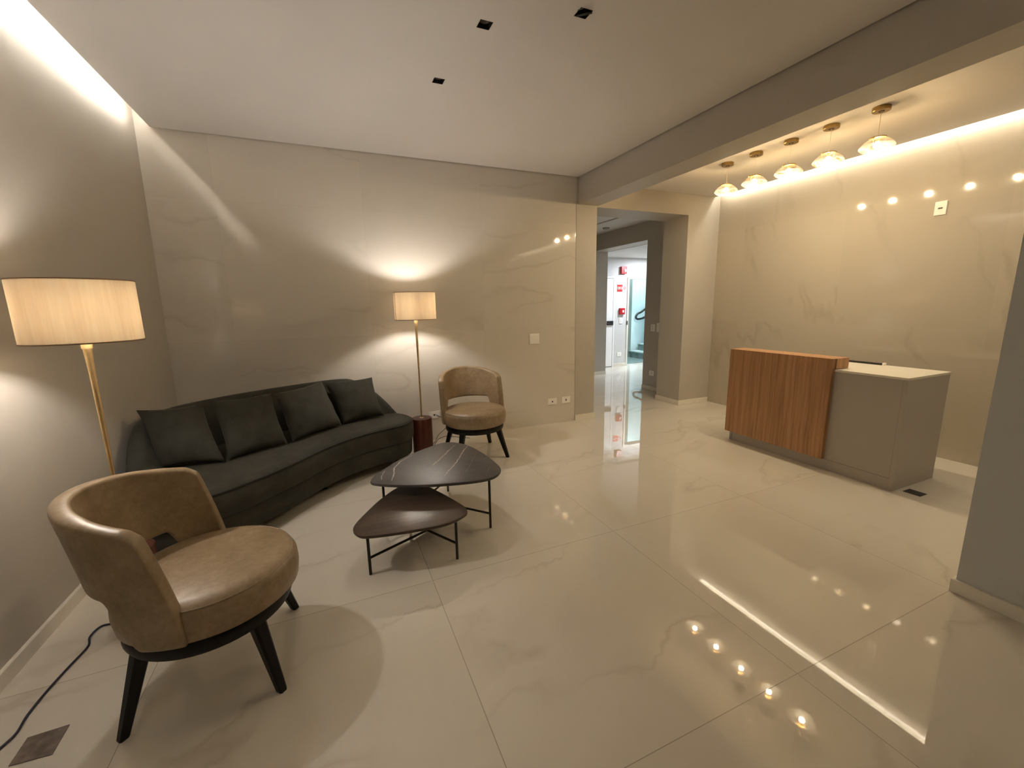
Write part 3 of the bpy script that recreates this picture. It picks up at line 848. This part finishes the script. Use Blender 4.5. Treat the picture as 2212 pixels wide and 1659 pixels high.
# ------------------------------------------------------------------ nesting coffee tables
def table(name, outline, ztop, th, legs, hub, zs, mat, veins, label):
    c = sum((Vector(p) for p in outline), Vector((0, 0))) / len(outline)
    root = empty(name, (c.x, c.y, 0), label, 'coffee table')
    lp = resample(catmull([Vector(p) - c for p in outline], 8, True), 120)
    lp = [Vector((p.x, p.y)) for p in lp]
    if area2(lp) < 0: lp.reverse()
    bm = bmesh.new(); layers(bm, lp, [(.012, ztop - th), (.003, ztop - th + .002), (0, ztop - th + .006), (0, ztop - .005), (.0015, ztop - .0015), (.006, ztop)])
    for pts, w, mi in veins:
        q = catmull([Vector((*p, 0)) for p in pts], 10)
        rr = random.Random(len(pts) * 7 + int(pts[0][0] * 1000))
        q = [p + Vector((rr.uniform(-.003, .003), rr.uniform(-.003, .003), 0)) for p in q]
        prev = None
        for i, p in enumerate(q):
            t = (q[min(i + 1, len(q) - 1)] - q[max(i - 1, 0)]).normalized()
            ww = w * (.45 + .55 * rr.random()) * min(1, .3 + 1.4 * min(i, len(q) - 1 - i) / len(q) * 2)
            a = bm.verts.new((p.x - c.x - t.y * ww, p.y - c.y + t.x * ww, ztop + .0004)); b = bm.verts.new((p.x - c.x + t.y * ww, p.y - c.y - t.x * ww, ztop + .0004))
            if prev: bm.faces.new((prev[0], prev[1], b, a)).material_index = mi
            prev = (a, b)
    link('tabletop', bm, mat, root, smooth=35, mats=[mat, M['stone_vein'], M['stone_vein_faint']])
    for lx, ly in legs:
        link('leg', LATHE([(0, 0), (.0085, 0), (.0085, ztop - th + .001), (0, ztop - th + .001)], 12), M['steel_black'], root, loc=(lx - c.x, ly - c.y, 0), smooth=40)
    bm = bmesh.new()
    for lx, ly in legs: tube(bm, [(lx - c.x, ly - c.y, zs), (hub[0] - c.x, hub[1] - c.y, zs)], .0075, 8)
    link('stretcher', bm, M['steel_black'], root, smooth=40)
    return root
big = [(.178, 2.835), (.19, 2.74), (.434, 2.595), (.715, 2.506), (.905, 2.494), (1.008, 2.575), (1.036, 2.70), (1.015, 2.99), (.957, 3.235), (.835, 3.36), (.686, 3.315), (.434, 3.147), (.256, 2.95)]
V = [([(.888, 3.27), (.797, 3.152), (.708, 3.023), (.63, 2.924), (.60, 2.88)], .0055, 1), ([(.97, 3.19), (.905, 3.10), (.811, 2.93), (.73, 2.80), (.629, 2.66)], .0058, 1),
     ([(.521, 3.18), (.408, 3.07), (.345, 2.955), (.327, 2.86), (.297, 2.74)], .0058, 1), ([(.278, 2.93), (.253, 2.878), (.235, 2.773)], .0045, 1),
     ([(1.0, 3.03), (.947, 2.95), (.838, 2.75), (.72, 2.57)], .0022, 2), ([(.70, 2.86), (.60, 2.74), (.50, 2.62)], .0028, 2), ([(.99, 2.72), (.885, 2.54)], .0024, 2), ([(.60, 3.18), (.53, 3.08), (.47, 2.98)], .002, 2)]
table('coffee_table', big, .370, .022, [(.899, 2.511), (.786, 3.205), (.243, 2.805)], (.537, 2.928), .105, M['dark_stone'], V, 'taller coffee table with white-veined dark stone top')
small = [(.029, 2.42), (.045, 2.32), (.11, 2.275), (.305, 2.24), (.515, 2.225), (.64, 2.27), (.684, 2.325), (.674, 2.43), (.555, 2.76), (.485, 2.82), (.385, 2.885), (.242, 2.76), (.109, 2.57)]
table('coffee_table', small, .262, .02, [(.096, 2.323), (.590, 2.258), (.40, 2.78)], (.462, 2.485), .102, M['smoked_oak'], [], 'lower coffee table with plain dark brown top, nested under the stone one')

# ------------------------------------------------------------------ reception desk
DX0, DX1, DY0, DY1 = 3.948, 4.56, 1.668, 3.175
desk = empty('reception_desk', (4.2, 2.4, 0), 'reception desk of taupe lacquer with a wooden front panel', 'desk')
def D(x0, y0, z0, x1, y1, z1, b=.0015): return BOX(x0 - 4.2, y0 - 2.4, z0, x1 - 4.2, y1 - 2.4, z1, b)
bm = D(DX0, DY0 + .0285, .10, DX1, DY1 - .02, .8865)
link('body', bm, M['desk_grey'], desk)
bm = D(DX0 + .006, DY0 + .03, 0, DX1 - .02, DY1 - .06, .097, 0)
link('plinth', bm, M['desk_grey'], desk)
link('end_panel', D(DX0, DY0, 0, DX1, DY0 + .028, .8865), M['desk_grey'], desk)
link('foot', D(DX0 + .012, DY1 - .05, 0, DX0 + .06, DY1 - .02, .10, 0), plain('grey_metal_foot', (.3, .3, .3), .35, metal=.6), desk)
link('groove', D(DX0 + .004, DY0 + .028, .0965, DX0 + .02, DY1 - .05, .1005, 0), M['groove'], desk)
link('worktop', D(DX0 - .004, DY0 - .004, .887, DX1 + .004, DY1 - .02, .905), M['desk_top'], desk)
wp = link('front_panel', D(3.905, 2.175, .104, 3.945, 3.178, .998, .0025), M['desk_wood'], desk)
link('top_shelf', D(3.9455, 2.165, .908, 4.115, 3.178, .9985, .0015), M['desk_wood'], desk)
link('rear_rail', D(DX1 - .035, 2.12, .905, DX1 - .015, 2.62, .922, .001), M['black_plastic'], desk)
link('rail_knob', D(DX1 - .04, 2.095, .905, DX1 - .012, 2.115, .928, .003), M['white_plastic'], desk)

# ------------------------------------------------------------------ pendants
def make_pendant():
    root = empty('pendant_lamp', (0, 0, 0), 'x', 'pendant lamp', group='amber glass pendants over the desk')
    cn = link('canopy', LATHE([(0, 0), (.056, 0), (.058, -.003), (.058, -.026), (.055, -.029), (0, -.029)], 40), M['old_brass'], root, smooth=40)
    link('ring', LATHE([(.012, -.029), (.014, -.031), (.018, -.031), (.02, -.029)], 24), M['dark_slot'], cn)
    link('cord', TUBE([(0, 0, -.029), (0, 0, -.218)], .0016, 6), M['clear_cable'], root)
    link('cap', LATHE([(0, -.210), (.054, -.212), (.056, -.216), (.054, -.219), (0, -.219)], 24), M['old_brass'], root, smooth=40)
    for a in (0, 1, 2): link('pin', TUBE([(.050 * math.cos(a * 2.094), .050 * math.sin(a * 2.094), -.206), (.050 * math.cos(a * 2.094), .050 * math.sin(a * 2.094), -.235)], .0022, 6), M['brass'], root)
    prof = [(.030, -.218), (.05, -.222), (.075, -.235), (.098, -.255), (.110, -.272), (.113, -.280), (.110, -.287), (.095, -.300), (.07, -.312), (.04, -.319), (0, -.321)]
    link('glass_shade', LATHE(prof, 56), M['amber'], root, smooth=60)
    link('socket', LATHE([(0, -.222), (.012, -.222), (.012, -.242), (0, -.242)], 16), M['brass'], root)
    link('bulb', LATHE([(0, -.242), (.012, -.245), (.024, -.256), (.024, -.274), (.013, -.285), (0, -.288)], 16), M['bulb_pendant'], root, smooth=60)
    return root
PEND = [3.462, 3.135, 2.792, 2.455, 2.105]
NM = ['amber glass pendant nearest the passage, first of five over the desk', 'second amber glass pendant from the passage', 'middle amber glass pendant of the five over the desk',
      'second amber glass pendant from the camera', 'amber glass pendant nearest the camera, last of five']
p0 = make_pendant()
for i, y in enumerate(PEND):
    o = p0 if i == 0 else copy_tree(p0)
    o.location = (4.0, y, NZ); o.rotation_euler = (0, 0, i * 1.3); o['label'] = NM[i]

# ------------------------------------------------------------------ cords
cp = [(-1.05, 2.43, .006), (-1.136, 2.452, .006), (-1.158, 2.386, .006), (-1.137, 2.312, .006), (-1.155, 2.202, .006), (-1.173, 2.077, .006), (-1.179, 1.973, .006), (-1.172, 1.893, .006), (-1.189, 1.841, .006), (-1.24, 1.70, .006), (-1.28, 1.5, .006)]
o = link('power_cord', TUBE(catmull([Vector(p) for p in cp], 8), .0042, 8), M['cable_blue'], smooth=60); tag(o, 'dark cord snaking over the floor from the near lamp past the armchair', 'cord')
cp = [(.87, 4.27, .005), (.95, 4.45, .005), (1.0, 4.54, .012), (1.04, 4.55, .07), (1.10, 4.545, .12), (1.16, 4.56, .17), (1.12, 4.57, .24), (1.03, 4.578, .297)]
o = link('power_cord', TUBE(catmull([Vector(p) for p in cp], 8), .0032, 8), M['cable_brown'], smooth=60); tag(o, 'thin brown cord from the far lamp base up to the socket', 'cord')
cp = [(.88, 4.22, .004), (.96, 4.42, .004), (1.03, 4.52, .03), (1.12, 4.50, .055), (1.22, 4.49, .035), (1.38, 4.47, .005)]
o = link('power_cord', TUBE(catmull([Vector(p) for p in cp], 8), .0032, 8), M['cable_brown'], smooth=60); tag(o, 'thin brown cord looping along the skirting behind the far armchair legs', 'cord')

# ------------------------------------------------------------------ world and look
w = bpy.data.worlds.new('world'); S.world = w; w.use_nodes = True
w.node_tree.nodes['Background'].inputs[0].default_value = (0, 0, 0, 1); w.node_tree.nodes['Background'].inputs[1].default_value = 0
vs = S.view_settings
S.display_settings.display_device = 'sRGB'
vs.view_transform = 'Standard'; vs.look = 'None'; vs.gamma = 1; vs.use_curve_mapping = False
vs.exposure = 2.0
cy = S.cycles
cy.use_denoising = True
cy.max_bounces = 12; cy.diffuse_bounces = 8; cy.glossy_bounces = 5; cy.transmission_bounces = 8; cy.transparent_max_bounces = 12
cy.caustics_reflective = False; cy.caustics_refractive = False
cy.sample_clamp_indirect = 6.0; cy.blur_glossy = 0.0
